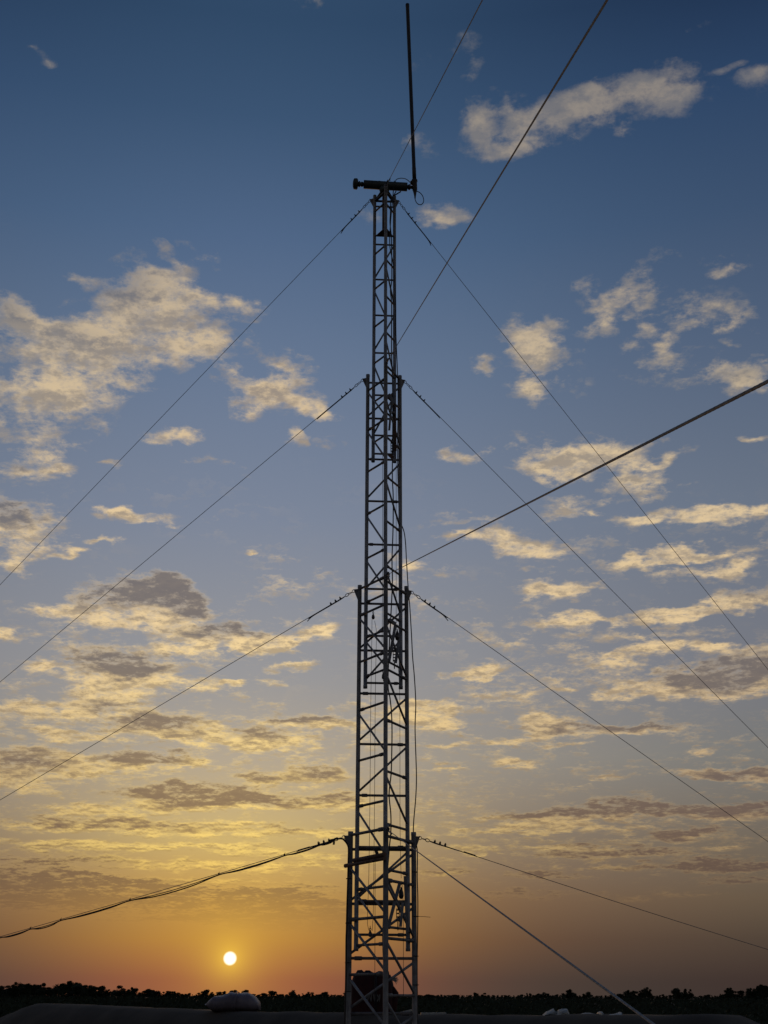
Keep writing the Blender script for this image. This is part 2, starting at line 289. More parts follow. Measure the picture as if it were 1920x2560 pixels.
# ================================================================== mesh helpers
class MB:
    def __init__(s): s.v = []; s.f = []; s.sm = []
    def ring(s, c, x, y, r, n, rf=None):
        i0 = len(s.v)
        for k in range(n):
            a = 2*math.pi*k/n; rr = r if rf is None else r*rf(a)
            s.v.append(c + x*(math.cos(a)*rr) + y*(math.sin(a)*rr))
        return i0
    def path(s, pts, r, n=8, cap=True, rf=None):
        pts = [Vector(p) for p in pts]; rs = r if isinstance(r, (list, tuple)) else [r]*len(pts)
        up = None; prev = None
        for i, p in enumerate(pts):
            t = (pts[min(i+1, len(pts)-1)] - pts[max(i-1, 0)])
            t = t.normalized() if t.length > 1e-9 else Vector((0,0,1))
            if up is None:
                ref = Vector((0,0,1)) if abs(t.z) < .9 else Vector((1,0,0))
                up = t.cross(ref).normalized()
            up = (up - t*up.dot(t)).normalized(); y = t.cross(up)
            i0 = s.ring(p, up, y, rs[i], n, (lambda a, i=i: rf(a, i)) if rf else None)
            if prev is not None:
                for k in range(n):
                    s.f.append((prev+k, prev+(k+1)%n, i0+(k+1)%n, i0+k)); s.sm.append(True)
            elif cap: s.f.append(tuple(range(i0, i0+n))[::-1]); s.sm.append(False)
            prev = i0
        if cap: s.f.append(tuple(range(prev, prev+n))); s.sm.append(False)
        return s
    def tube(s, a, b, r, n=10, r2=None):
        return s.path([a, b], [r, r if r2 is None else r2], n)
    def box(s, c, ex, ey, ez):                       # centre and three half-edge vectors
        c, ex, ey, ez = map(Vector, (c, ex, ey, ez)); i = len(s.v)
        for a in (-1, 1):
            for b in (-1, 1):
                for d in (-1, 1): s.v.append(c + ex*a + ey*b + ez*d)
        for q in ((0,1,3,2),(4,6,7,5),(0,4,5,1),(2,3,7,6),(0,2,6,4),(1,5,7,3)):
            s.f.append(tuple(i+k for k in q)); s.sm.append(False)
        return s
    def bar(s, a, b, w, h, side=(0,1,0)):            # a flat bar from a to b
        a, b = Vector(a), Vector(b); t = (b-a); L = t.length/2; t.normalize()
        sd_ = Vector(side); sd_ = (sd_ - t*sd_.dot(t)).normalized(); u = t.cross(sd_)
        return s.box((a+b)/2, t*L, u*(w/2), sd_*(h/2))
    def prism(s, pts, th):                           # flat plate through coplanar points, thickness th
        pts = [Vector(p) for p in pts]; n = (pts[1]-pts[0]).cross(pts[2]-pts[0]).normalized()*(th/2)
        i = len(s.v); k = len(pts)
        s.v += [p+n for p in pts] + [p-n for p in pts]
        s.f.append(tuple(range(i, i+k))); s.f.append(tuple(range(i+k, i+2*k))[::-1]); s.sm += [False]*2
        for j in range(k):
            s.f.append((i+j, i+k+j, i+k+(j+1)%k, i+(j+1)%k)); s.sm.append(False)
        return s
    def lathe(s, p0, axis, prof, n=16):              # profile of (distance along axis, radius)
        p0, axis = Vector(p0), Vector(axis).normalized()
        return s.path([p0+axis*d for d, r in prof], [max(r, 1e-4) for d, r in prof], n)
    def torus(s, c, nrm, R_, r, n=20, m=6, a0=0, a1=2*math.pi, sx=1.0, xdir=None):
        c, nrm = Vector(c), Vector(nrm).normalized()
        x = Vector(xdir) if xdir else nrm.orthogonal(); x = (x - nrm*x.dot(nrm)).normalized(); y = nrm.cross(x)
        return s.path([c + x*(math.cos(a0+(a1-a0)*k/n)*R_*sx) + y*(math.sin(a0+(a1-a0)*k/n)*R_) for k in range(n+1)], r, m)
    def build(s, name, material, parent=None, loc=None):
        me = bpy.data.meshes.new(name)
        o0 = Vector(loc) if loc is not None else Vector((0,0,0))
        me.from_pydata([tuple(v - o0) for v in s.v], [], s.f)
        me.polygons.foreach_set('use_smooth', s.sm)
        me.materials.append(material); me.update()
        o = bpy.data.objects.new(name, me); COL.objects.link(o)
        o.location = o0
        if parent is not None:
            o.parent = parent
            o.matrix_parent_inverse = Matrix.Identity(4)
            q = parent; off = Vector((0,0,0))
            while q is not None: off += q.location; q = q.parent
            o.location = o0 - off
        return o
def tag(o, label=None, cat=None, group=None, kind=None):
    if label: o['label'] = label
    if cat: o['category'] = cat
    if group: o['group'] = group
    if kind: o['kind'] = kind
    return o
def empty(name, loc, label, cat, group=None):
    o = bpy.data.objects.new(name, None); COL.objects.link(o); o.location = loc
    o.empty_display_size = .1
    return tag(o, label, cat, group)
def spline(pts, n=8):
    pts = [Vector(p) for p in pts]; out = []
    for i in range(len(pts)-1):
        p0, p1, p2, p3 = pts[max(i-1,0)], pts[i], pts[i+1], pts[min(i+2, len(pts)-1)]
        for k in range(n):
            t = k/n
            out.append(0.5*((2*p1)+(p2-p0)*t+(2*p0-5*p1+4*p2-p3)*t*t+(3*p1-p0-3*p2+p3)*t**3))
    return out + [pts[-1]]

# ================================================================== setting: ground
def sheet(name, mt, x0, x1, y0, y1, nx, ny, zf, kind='structure'):
    me = bpy.data.meshes.new(name); v = []; f = []
    for j in range(ny+1):
        for i in range(nx+1):
            x = x0+(x1-x0)*i/nx; y = y0+(y1-y0)*j/ny; v.append((x, y, zf(x, y)))
    for j in range(ny):
        for i in range(nx):
            a = j*(nx+1)+i; f.append((a, a+1, a+nx+2, a+nx+1))
    me.from_pydata(v, [], f); me.materials.append(mt); me.update()
    me.polygons.foreach_set('use_smooth', [True]*len(f))
    o = bpy.data.objects.new(name, me); COL.objects.link(o); o['kind'] = kind
    return o
def gz(x, y):
    d = math.hypot(x, y-8)
    return 0.0 if d < 3 else min(1.0, (d-3)/30)*0.22*(mnoise.noise(Vector((x*.05, y*.05, 0)))-0.3)*min(1, 200/max(d, 1))
me = bpy.data.meshes.new('ground'); v = []; f = []
radii = [0, 2, 4, 7, 10, 14, 19, 26, 36, 50, 70, 100, 150, 220, 330, 500, 800, 1500, 3500, 9000]; NS = 72
for r_ in radii:
    for k in range(NS):
        x, y = r_*math.cos(2*math.pi*k/NS), 8 + r_*math.sin(2*math.pi*k/NS)
        v.append((x, y, gz(x, y)))
for i in range(len(radii)-1):
    for k in range(NS):
        a, b = i*NS+k, i*NS+(k+1)%NS
        f.append((a, b, b+NS, a+NS) if i else (a, b+NS, a+NS))
me.from_pydata(v, [], f); me.materials.append(SOIL); me.update(); me.validate()
gnd = bpy.data.objects.new('ground', me); COL.objects.link(gnd); gnd['kind'] = 'structure'

# ================================================================== the earth bank behind the mast
def line_y(px):                                    # plan distance of the bank crest under photo column px
    d = ray(px, 2520); k = d.x/d.y                 # crest runs obliquely: y = 16 - 1.33 x
    return 16.0/(1+1.33*k)
crest = []
for px, py in ((-20,2560),(0,2552),(40,2534),(80,2518),(108,2509),(150,2510),(250,2514),(386,2520),(510,2525),(640,2529),(826,2531),(1000,2535),(1120,2537),(1350,2537),(1560,2536),(1700,2536),(1765,2537),(1800,2549),(1840,2563)):
    crest.append(at(px, py, line_y(px)))
a_, b_ = crest[0], crest[-1]
dL = (crest[0]-crest[3]); dR = (crest[-1]-crest[-2])
crest.insert(0, a_+dL.normalized()*2.0*1.0+Vector((0,0,-.5))); crest.insert(0, crest[0]+dL.normalized()*2.5+Vector((0,0,-.9)))
crest.append(b_+dR.normalized()*1.6); crest.append(crest[-1]+dR.normalized()*1.0+Vector((0,0,-.3)))
for c in crest: c.z = max(c.z, .05)
cs = []
for i in range(len(crest)-1):
    n = max(2, int((crest[i+1]-crest[i]).length/.22))
    cs += [crest[i].lerp(crest[i+1], k/n) for k in range(n)]
cs.append(crest[-1])
bk = MB(); run = (crest[-4]-crest[3]); run.z = 0; run.normalize(); nrm = Vector((run.y, -run.x, 0))
if nrm.y > 0: nrm = -nrm                            # towards the camera
PR = [(-1.55,0.0),(-1.2,.3),(-.85,.6),(-.55,.84),(-.3,.965),(-.14,.996),(0,1),(.25,.995),(.5,.99),(.62,.93),(.95,.62),(1.3,.3),(1.65,0.0)]
w = len(PR)
for i, p in enumerate(cs):
    for u, h in PR:
        q = p - nrm*u*max(.25, p.z/1.55)
        e = mnoise.noise(Vector((q.x*1.7, q.y*1.7, h*2)))*.07 + mnoise.noise(Vector((q.x*6, q.y*6, h*5)))*.035
        top = .30 if .96 < h else 1.0
        bk.v.append(Vector((q.x, q.y, max(-.05, p.z*h) + e*top if h > 0 else -.06)) + nrm*(-e*1.2*(1 if top == 1 else 0)))
for i in range(len(cs)-1):
    for k in range(w-1):
        a = i*w+k; bk.f.append((a, a+w, a+w+1, a+1)); bk.sm.append(True)
bank = bk.build('embankment', EARTH); tag(bank, kind='structure')
def on_bank(px, back=.2):
    Y = line_y(px); p0 = at(px, 2530, Y)
    best = min(cs, key=lambda c: (c.x-p0.x)**2+(c.y-p0.y)**2)
    return Vector((p0.x, p0.y, best.z*.995)) - nrm*back

# ================================================================== the lattice mast
YAW = R(3.8); CX, CY = 0.002, 11.56
def legs(s):
    r = s/math.sqrt(3); out = {}
    for k, a in (('N', -90), ('R', 30), ('L', 150)):
        a = R(a)+YAW; out[k] = (CX + r*math.cos(a), CY + r*math.sin(a))
    return out
SP = [(.230, 489, 1155, .0182), (.352, 937, 1721, .0195), (.478, 1463.6, 2378, .0205), (.600, 2079, None, .0235)]
mast = empty('lattice_mast', (CX, CY, 0), 'tall grey steel lattice mast of four telescoping triangular sections held by guy wires', 'mast')
# braces read off each section: back face L-R, left face L-N, right face N-R
H_B = [[517,612,699.6,789,883,988.5,1089,1135],[958,1047,1149,1253.7,1361.8,1473,1590,1708],
       [1510,1627,1734.5,1861,1989,2119,2254,2337],[2124,2260,2396,2534]]
H_L = [[(527,508),(637,613),(724,701),(819,796),(910,888),(1005,986),(1107,1088)],
       [(975,948),(1074,1049),(1179,1154),(1285,1261),(1396,1373),(1506,1485),(1597,1572),(1692,1673)],
       [(1472,1442),(1538,1512),(1655,1631),(1776,1755),(1904,1882),(2018,2000),(2150,2136),(2226,2214),(2364,2359)],
       [(2089,2070),(2301,2290),(2438,2434),(2580,2582)]]
H_R = [[(510,533),(649,672),(740,762),(830,852),(925,947),(1030,1050)],
       [(917,944),(992,1019),(1094,1119),(1192,1217),(1302,1327),(1413,1438),(1532,1552),(1652,1669)],
       [(1454,1483),(1550,1577),(1672,1698),(1799,1822),(1926,1947),(2059,2076),(2172,2186),(2317,2323)],
       [(2087,2109),(2198,2214),(2345,2352),(2489,2489)]]
D_B = [[(697,612),(877,789),(1087,988)],[(1041,967),(1246,1158),(1471,1371),(1700,1600)],
       [(1622,1518),(1853,1745),(1981,1867),(2248,2130)],[(2252,2134),(2386,2268),(2523,2405),(2650,2540)]]
D_L = [[(727,790),(913,984)],[(981,1040),(1080,1145),(1291,1360),(1402,1473),(1604,1664)],
       [(1546,1622),(1784,1878),(2027,2136),(2236,2335)],[(2170,2283),(2308,2428),(2445,2568)]]
D_R = [[(663,766),(845,946)],[(996,1116),(1200,1320),(1421,1536)],
       [(1560,1694),(1681,1815),(1937,2062),(2187,2312)],[(2205,2345),(2351,2485),(2499,2630)]]
SEC = []
def P3(p, z): return Vector((p[0], p[1], z))
for i, (s, yt, yb, lr) in enumerate(SP):
    L = legs(s); mid = ((L['L'][0]+L['R'][0])/2, (L['L'][1]+L['R'][1])/2)
    zt = hz(yt, L['L']); zb = hz(yb, L['L']) if yb else 0.0
    SEC.append((L, zt, zb, lr))
    rh = lr*.58; rd = lr*.52
    zf = hz(H_B[i][0], mid); fr = MB()              # the welded ring of struts nearest the top carries the section
    fr.path([P3(L['L'], zf), P3(L['R'], zf), P3(L['R'], zf-.0001)], lr*.58, 10)
    sec = fr.build('mast_section', STEEL2, mast, (CX, CY, 0))
    sec['label'] = ['narrow topmost section of the mast', 'second section from the top of the mast', 'third section from the top of the mast', 'wide lowest section of the mast'][i]
    for k in 'LNR':
        MB().path([P3(L[k], zb), P3(L[k], zb+.03), P3(L[k], zb+.032), P3(L[k], zt-.032), P3(L[k], zt-.03), P3(L[k], zt)], [lr+.0016, lr+.0016, lr, lr, lr+.0016, lr+.0016], 16).build('leg', STEEL, sec)
    def strut(pa, pb, za, zb2, r, nm, sleeve=0):
        A, B_ = P3(pa, za), P3(pb, zb2); m = MB().tube(A, B_, r, 10)
        d = (B_-A)
        if sleeve:
            t0, t1 = ((.08, .20) if sleeve == 1 else (.80, .92))
            m.lathe(A+d*t0, d, [(0, r*1.05), (.004, r*1.42), (d.length*(t1-t0)-.006, r*1.42), (d.length*(t1-t0), r*1.05)], 10)
        m.build(nm, STEEL2 if nm == 'horizontal_strut' else STEEL, sec)
    for j, y in enumerate(H_B[i]):
        if j == 0: continue
        z = (hz(y, mid)); z = max(z, .06)
        strut(L['L'], L['R'], z, z, rh*(1.25 if i == 2 and y in (2119, 2254) else 1), 'horizontal_strut', (0 if i == 0 else (1, 2)[j % 2]))
    for j, (ya, yb2) in enumerate(H_L[i]):
        z = max(.05, (hz(ya, L['L'])+hz(yb2, L['N']))/2); strut(L['L'], L['N'], z, z, rh, 'horizontal_strut', (0 if i == 0 else (2, 1)[j % 2]))
    for j, (ya, yb2) in enumerate(H_R[i]):
        z = max(.05, (hz(ya, L['N'])+hz(yb2, L['R']))/2); strut(L['N'], L['R'], z, z, rh, 'horizontal_strut', (0 if i == 0 else (2, 1)[j % 2]))
    if i == 3:                                      # the bays below the photograph's lower edge
        for z in (.12, .5, .88, 1.2):
            if z < hz(2534, mid)-.2: strut(L['L'], L['R'], z, z, rh, 'horizontal_strut')
            if z < hz(2580, L['L'])-.2: strut(L['L'], L['N'], z, z, rh, 'horizontal_strut'); strut(L['N'], L['R'], z, z, rh, 'horizontal_strut')
    for ya, yb2 in D_B[i]: strut(L['L'], L['R'], hz(ya, L['L']), hz(yb2, L['R']), rd, 'diagonal_brace')
    for ya, yb2 in D_L[i]: strut(L['L'], L['N'], hz(ya, L['L']), hz(yb2, L['N']), rd, 'diagonal_brace')
    for ya, yb2 in D_R[i]: strut(L['N'], L['R'], hz(ya, L['N']), hz(yb2, L['R']), rd, 'diagonal_brace')
    # guy brackets: a tapered lug plate on the outer side of each tube
    for k in 'LNR':
        o = Vector((L[k][0]-CX, L[k][1]-CY, 0)).normalized(); c = P3(L[k], zt); q = lr*.8
        MB().prism([c+o*q+Vector((0,0,-.035)), c+o*(q+.048)+Vector((0,0,-.035)), c+o*(q+.045)+Vector((0,0,-.06)), c+o*(q+.004)+Vector((0,0,-.155)), c+o*q+Vector((0,0,-.155))], .008).build('guy_bracket', STEEL2, sec)

# pulley carriers at the foot of the inner sections, top plates and the centre tube
S1 = SEC[0]
def tri_plate(z, s, th, nm):
    L = legs(s)
    return MB().prism([P3(L[k], z) for k in 'NRL'], th).build(nm, RUSTY, mast)
zpl = hz(591, (CX, SEC[0][0]['L'][1])); tri_plate(zpl, .21, .012, 'base_plate')
zp2 = hz(503, (CX, SEC[0][0]['L'][1]))
L1 = legs(.215); pf = MB()
for a, b2 in (('N','R'), ('R','L'), ('L','N')): pf.bar(P3(L1[a], zp2), P3(L1[b2], zp2), .03, .010, (0,0,1))
pf.build('top_frame', STEEL2, mast)
zbox = hz(464, (CX, CY))
MB().tube((CX-.008, CY, zpl-.02), (CX-.008, CY, zbox-.02), .024, 16).build('centre_tube', RUSTY, mast)
kb = MB()
for k in 'LRN':
    kb.bar(P3(L1[k], zp2+.01), (CX + (L1[k][0]-CX)*.25, CY+(L1[k][1]-CY)*.25, zbox-.055), .022, .014, (0,1,0))
kb.build('rotator_cradle', OLIVE, mast)
kc = MB(); kc.lathe((CX-.008, CY, zbox-.11), (0,0,1), [(0,.028),(.01,.05),(.06,.062),(.075,.05)], 20); kc.build('bearing', OLIVE, mast)
def flat(a, b, wd, th=.006, nm='pulley_bracket', m=STEEL, par=None):
    return MB().bar(a, b, wd, th, (.3, 1, 0)).build(nm, m, par or mast)
for a, b2, Y, wd in (((979.5,1000),(973,1076),11.45,.022), ((985,1012),(988,1128),11.52,.034), ((988.8,1561),(972,1656),11.42,.03),
                    ((997,1600),(989,1658),11.46,.028), ((999,2209),(970,2320),11.38,.03), ((1007,2256),(1001,2317),11.42,.026), ((1013,2190),(1019,2330),11.55,.03),
                    ((972,985),(985,1008),11.4,.03),((971,1548),(990,1560),11.4,.03),((972,1136),(983,1146),11.45,.035)):
    flat(at(*a, Y), at(*b2, Y), wd, .006, 'pulley_bracket', STEEL if wd < .033 else RUSTY)
# the jib tube clamped across the lowest section, with its bracket
za = at(864, 2164.5, 11.60); zb_ = at(962, 2146, 11.12)
jb = MB().tube(za, zb_, .0165, 16).build('jib_tube', RUSTY, mast)
d_ = (zb_-za).normalized()
MB().tube(za-d_*.006, za+d_*.03, .0185, 16).tube(za.lerp(zb_, .22)+Vector((0,0,.034)), zb_+Vector((0,0,.034)), .0195, 16).build('tube_sleeve', RUSTY, jb)
c_ = za.lerp(zb_, .82)
MB().bar(c_+Vector((0,0,.04)), c_+Vector((-.02,0,.10)), .03, .02).bar(c_+Vector((.03,0,.03)), c_+Vector((.06,0,.085)), .012, .012).tube(c_+Vector((-.03,0,.09)), c_+Vector((.0,0,.10)), .012, 8).build('clamp', BLACK, jb)

# ================================================================== antenna on the rotator
ant = empty('whip_antenna', (CX, CY, zbox-.06), 'black vertical whip antenna on a horizontal counterweighted tube at the mast top', 'antenna')
bl, br = at(909, 461, CY), at(1018.6, 467.6, CY); ax = (br-bl).normalized(); Lb = (br-bl).length
MB().lathe(bl, ax, [(0,.030),(.002,.048),(.006,.0505),(Lb*.33,.0505),(Lb*.335,.0525),(Lb*.37,.0525),(Lb*.375,.0505),(Lb-.006,.0505),(Lb-.002,.048),(Lb,.03)], 28).build('boom', OLIVE, ant)
kp = bl - ax*.125
MB().lathe(kp, ax, [(0,.03),(.005,.05),(.014,.064),(.045,.066),(.056,.055),(.062,.03)], 24).build('counterweight', OLIVE, ant)
MB().lathe(kp+ax*.058, ax, [(0,.02),(.012,.034),(.022,.036),(.03,.022),(.04,.03),(.055,.03),(.067,.02)], 18).build('neck', OLIVE, ant)
cr_ = at(1036.5, 467, CY)
wt, wb = at(1018.5, 10, CY), at(1036.2, 452, CY); wd_ = (wt-wb).normalized()
MB().path([wb, wb+wd_*.18, wb+wd_*.2, wt-wd_*.05, wt-wd_*.045, wt-wd_*.006, wt], [.0235,.0235,.0215,.0225,.0245,.024,.017], 16).build('whip', BLACK, ant)
MB().lathe(wb+wd_*.02, -wd_, [(0,.024),(.01,.034),(.03,.036),(.04,.029),(.15,.029),(.16,.024),(.19,.018),(.25,.008),(.27,.006)], 18).build('feed_base', BLACK, ant)
MB().lathe(br, ax, [(0,.02),(.015,.034),(.03,.034),(.036,.02),(.07,.02)], 16).build('clamp', BLACK, ant)
nb = at(1028, 457, CY); MB().lathe(nb, (1,0,0), [(-.012,.012),(-.006,.026),(.02,.026),(.03,.014)], 12).build('coupling', BLACK, ant)
cable1 = spline([at(*p, CY-.02) for p in ((988,458),(990,450),(996,446.5),(1004,445.5),(1013,447),(1020,451),(1025,456))], 6)
MB().path(cable1, .0045, 6).lathe(at(986,460,CY), (0,0,1), [(-.03,.02),(0,.026),(.012,.02),(.018,.006),(.045,.005)], 10).build('jumper_cable', BLACK, ant)
cable2 = spline([at(*p, CY) for p in ((1036.4,489),(1036.8,494),(1039,502),(1042.5,508),(1048,511.5),(1054,511),(1058.5,505.5),(1059,498),(1056,489),(1050,482),(1043,478.5),(1039,477))], 6)
MB().path(cable2, .005, 6).build('cable_loop', BLACK, ant)
MB().tube(at(1002,479,CY), at(985,489,CY), .008, 8).build('stay_rod', BLACK, ant)

# ================================================================== guy wires
AL = at(-1150, 2668, 19.5); AR = at(2666, 2621, 17.2)
AN = Vector((1.125, -6.77, 0.0)); AN1 = Vector((1.46, -6.77, 0.0))
NAMES = ['top', 'second', 'third', 'lowest']
def project(p):
    q = CAMR.transposed() @ (p-EYE); return 960+FPX*q.x/-q.z, 1280-FPX*q.y/-q.z
EDGE = {'L': [(0,1462),(0,1705),(0,2000),(0,2342)], 'R': [(1920,1674),(1920,1869),(1920,2104),(1920,2374)], 'N': [(1206,0),(1518,0),(1920,953),(1632,2560)]}
def solve(i, k, A, st, sg):                        # turn the anchor a little until the wire heads the surveyed way
    ex, ey = EDGE[k][i]; useX = (k != 'N') or i == 2
    def err(v):
        B = Vector(A); 
        if k == 'N': B.x = v
        else: B.z = v
        prev = None
        for q in range(400):
            t = q/400; p = st.lerp(B, t)-Vector((0,0,sg*4*t*(1-t))); c = CAMR.transposed() @ (p-EYE)
            if -c.z < .2: break
            x_, y_ = project(p)
            if prev:
                a0, a1 = (prev[0], x_) if useX else (prev[1], y_); e_ = ex if useX else ey
                if (a0-e_)*(a1-e_) <= 0 and a0 != a1:
                    s_ = (e_-a0)/(a1-a0)
                    return (prev[1]+(y_-prev[1])*s_-ey) if useX else (prev[0]+(x_-prev[0])*s_-ex)
            prev = (x_, y_)
        return None
    base = A.x if k == 'N' else A.z; best = (1e9, base)
    for q in range(-60, 61):
        e_ = err(base+q*.012)
        if e_ is not None and abs(e_) < best[0]: best = (abs(e_), base+q*.012)
    b0 = best[1]
    for q in range(-12, 13):
        e_ = err(b0+q*.001)
        if e_ is not None and abs(e_) < best[0]: best = (abs(e_), b0+q*.001)
    B = Vector(A)
    if k == 'N': B.x = best[1]
    else: B.z = best[1]
    print('guy', i, k, [round(v_, 3) for v_ in B], round(best[0], 2))
    return B
def guy(i, k, anchor):
    L, zt, zb, lr = SEC[i]; o = Vector((L[k][0]-CX, L[k][1]-CY, 0)).normalized()
    s = P3(L[k], zt-.045) + o*(lr*.8+.038)
    side = {'L': 'running out to the left', 'R': 'running out to the right', 'N': 'overhead'}[k]
    if k == 'N' and i == 3: side = 'slanting down to the lower right foreground'
    if k == 'N' and i == 2: side = 'thick in the foreground, crossing to the right edge'
    if k == 'N' and i == 1: side = 'leaving the upper edge on the right'
    if k == 'N' and i == 0: side = 'leaving the upper edge beside the whip antenna'
    g = empty('guy_wire', s, 'guy wire from the %s brackets, %s' % (['highest', 'second highest', 'third highest', 'lowest'][i], side), 'guy wire', 'guy wires of the lattice mast')
    sag = (.0, .0, .0, .05)[i] if k != 'N' else 0.0
    anchor = solve(i, k, anchor, s+(anchor-s).normalized()*.135, sag)
    d = (anchor-s); Ltot = d.length; d.normalize(); nrm_ = d.cross(Vector((0,0,1))).normalized(); up = nrm_.cross(d)
    # shackle and links
    m = MB().torus(s+d*.018, nrm_, .015, .0035, 16, 6, xdir=tuple(d), sx=1.3); m.torus(s+d*.065, up, .011, .0032, 14, 6, xdir=tuple(d), sx=1.9)
    m.tube(s-nrm_*.02+d*.0, s+nrm_*.02, .005, 8); m.build('shackle', STEEL2, g)
    eye = s+d*.105
    MB().torus(eye, nrm_, .014, .0038, 18, 6, xdir=tuple(d), sx=1.7).build('thimble', ROPE_D, g)
    st = s+d*.135
    for q in range(3):
        c = s+d*(.19+.062*q)
        MB().box(c+up*.001, d*.007, up*.009, nrm_*.008).tube(c+up*.006-nrm_*.006, c+up*.026-nrm_*.006, .003, 6).tube(c+up*.006+nrm_*.006, c+up*.026+nrm_*.006, .003, 6).box(c+up*.014, d*.005, up*.003, nrm_*.011).build('rope_clip', BLACK, g)
    tl = .52 + .06*((i*3+ord(k)) % 4)
    tail = [st-up*.003, s+d*.2-up*.0085, s+d*.34-up*.0085, s+d*(tl-.08)-up*.009, s+d*tl-up*(.012 if (i+ord(k)) % 2 else .03)]
    MB().path(spline(tail, 5), .0042, 6).tube(s+d*(tl-.16)-up*.0035, s+d*(tl-.02)-up*.005, .0062, 7).build('rope_tail', ROPE_D, g)
    rw = .0032
    if k == 'N':                                    # close to the camera: laid strands show
        step = .009 if i in (1, 2, 3) else .03; n = int(Ltot/step)
        pts = [st.lerp(anchor, q/n) for q in range(n+1)]
        pitch = .075
        m = MB().path(pts, rw, 9, True, lambda a, q: 1+.06*math.cos(3*(a-2*math.pi*q*step/pitch)))
    else:
        n = 40; pts = [st.lerp(anchor, q/n)-Vector((0,0,sag*4*(q/n)*(1-q/n))) for q in range(n+1)]
        m = MB().path(pts, rw, 6)
    w_ = m.build('wire', ROPE, g)
    return g, st, anchor, sag
GW = {}
for i in range(4):
    for k, A in (('L', AL), ('R', AR), ('N', AN1 if i == 0 else AN)):
        GW[(i, k)] = guy(i, k, A)
for A, lb in ((AL, 'far left'), (AR, 'far right'), (AN, 'behind the camera')):
    g = empty('guy_anchor', (A.x, A.y, 0), 'steel anchor post for the guy wires, %s of the mast' % lb, 'anchor', 'guy anchors')
    MB().tube((A.x, A.y, -.1), (A.x, A.y, max(A.z, .06)+.04), .04, 12).build('post', STEEL2, g)
    MB().torus((A.x, A.y, max(A.z, .06)), (0,1,0), .045, .008).build('ring', STEEL2, g)
    if A is AN: MB().bar((A.x-.6, A.y, .02), (A.x+.7, A.y, .02), .04, .03).build('cross_bar', STEEL2, g)

# ================================================================== cables on the mast
def cable(name, label, cat, pts, Y, r, mt=BLACK, n=5, group=None):
    ps = [at(p[0], p[1], (p[2] if len(p) > 2 else Y)) for p in pts]
    ps = spline(ps, n)
    o = MB().path(ps, r, 7).build(name, mt, None, ps[-1]); return tag(o, label, cat, group)
cable('coaxial_cable', 'black coaxial cable hanging down inside the lattice of the mast from the antenna', 'cable',
      ((990,478),(984,489),(977,500),(976,533),(975,557),(978,588),(979,619),(979.5,697),(976,727),(979,758),(979,821),(979,880),(981,946),(982,1035),(981,1144),(981,1198),(983,1243),(982.6,1321),(980,1399),(981,1453),(978,1524),(973,1620),(970,1710),(975,1745),(978.7,1782),(980,1824),(979.5,1875),(977.8,1934),(972.7,1985),(977,2035),(977,2080),(973.6,2116),(970,2160),(963,2230),(958,2310),(957,2355),(960,2440),(960,2560)), 11.5, .0062)
R4 = SEC[3][0]['R']; L4 = SEC[3][0]['L']
cable('feeder_cable', 'black cable looping outside the right hand legs of the mast', 'cable',
      ((984,470,11.5),(974,600,11.5),(983,660,11.55),(989,740,11.6),(990,837,11.62),(994,937,11.66),(995,1010,11.7),(994,1140,11.7),(997,1261,11.7),(1000,1300,11.72),(1010,1329),(1014,1360),(1016,1399),(1018,1431),(1020,1463),(1023,1499),(1025,1524),(1029,1592),(1031.5,1642),(1036,1693),(1039.4,1759),(1037.7,1824),(1041,1934),(1039.4,1993),(1034,2057),(1034.5,2090),(1043,2124),(1043,2192),(1044.5,2242),(1044.5,2293),(1043.6,2359),(1042.8,2401),(1043,2469),(1044,2560)), R4[1], .0055)
cable('ground_cable', 'black cable strapped down the outer side of the lowest left leg of the mast', 'cable',
      ((820,2102),(837,2098),(854,2096.5),(862,2102),(869,2112),(871.5,2124),(870.8,2158),(869.8,2200),(868,2259),(866.4,2327),(865.6,2351),(864.7,2452),(862,2553),(861,2640)), L4[1]-.05, .0085)
def hal(lbl, pts, Y=11.5):
    return cable('hoisting_rope', lbl, 'rope', pts, Y, .0022, ROPE_D, 2, 'hoisting ropes inside the mast')
hal('thin hoisting rope running from the upper pulley down the left of the lower mast', ((930,1548),(929.5,1600),(927,1757),(925,1990),(922,2192),(919.6,2259),(918.7,2310),(924,2330)), 11.5)
hal('thin hoisting rope beside the upper pulley, knotted to a strut', ((936.5,1552),(940.7,1575),(941,1600),(940,1642),(938,1759),(936.5,1990),(934.8,2141),(934,2259),(930.6,2327)), 11.5)
hal('thin hoisting rope running to the bottom of the lowest mast section', ((938,2150),(937.5,2300),(937,2450),(936.5,2519)), 11.45)
hal('thin hoisting rope on the left inside the second mast section', ((957,1135),(956.8,1180),(956.5,1470),(955,1617)), 11.5)
hal('thin hoisting rope on the right inside the second mast section', ((990.5,1110),(990.5,1180),(990.5,1470),(990.5,1558)), 11.5)
hal('thin hoisting rope on the right inside the third mast section', ((994,1660),(999.5,1740),(1000,2060),(1003,2196)), 11.5)
hal('thin hoisting rope on the lower right inside the lowest mast section', ((1005,2215),(1008,2259),(1008.5,2400),(1008.7,2489)), 11.5)

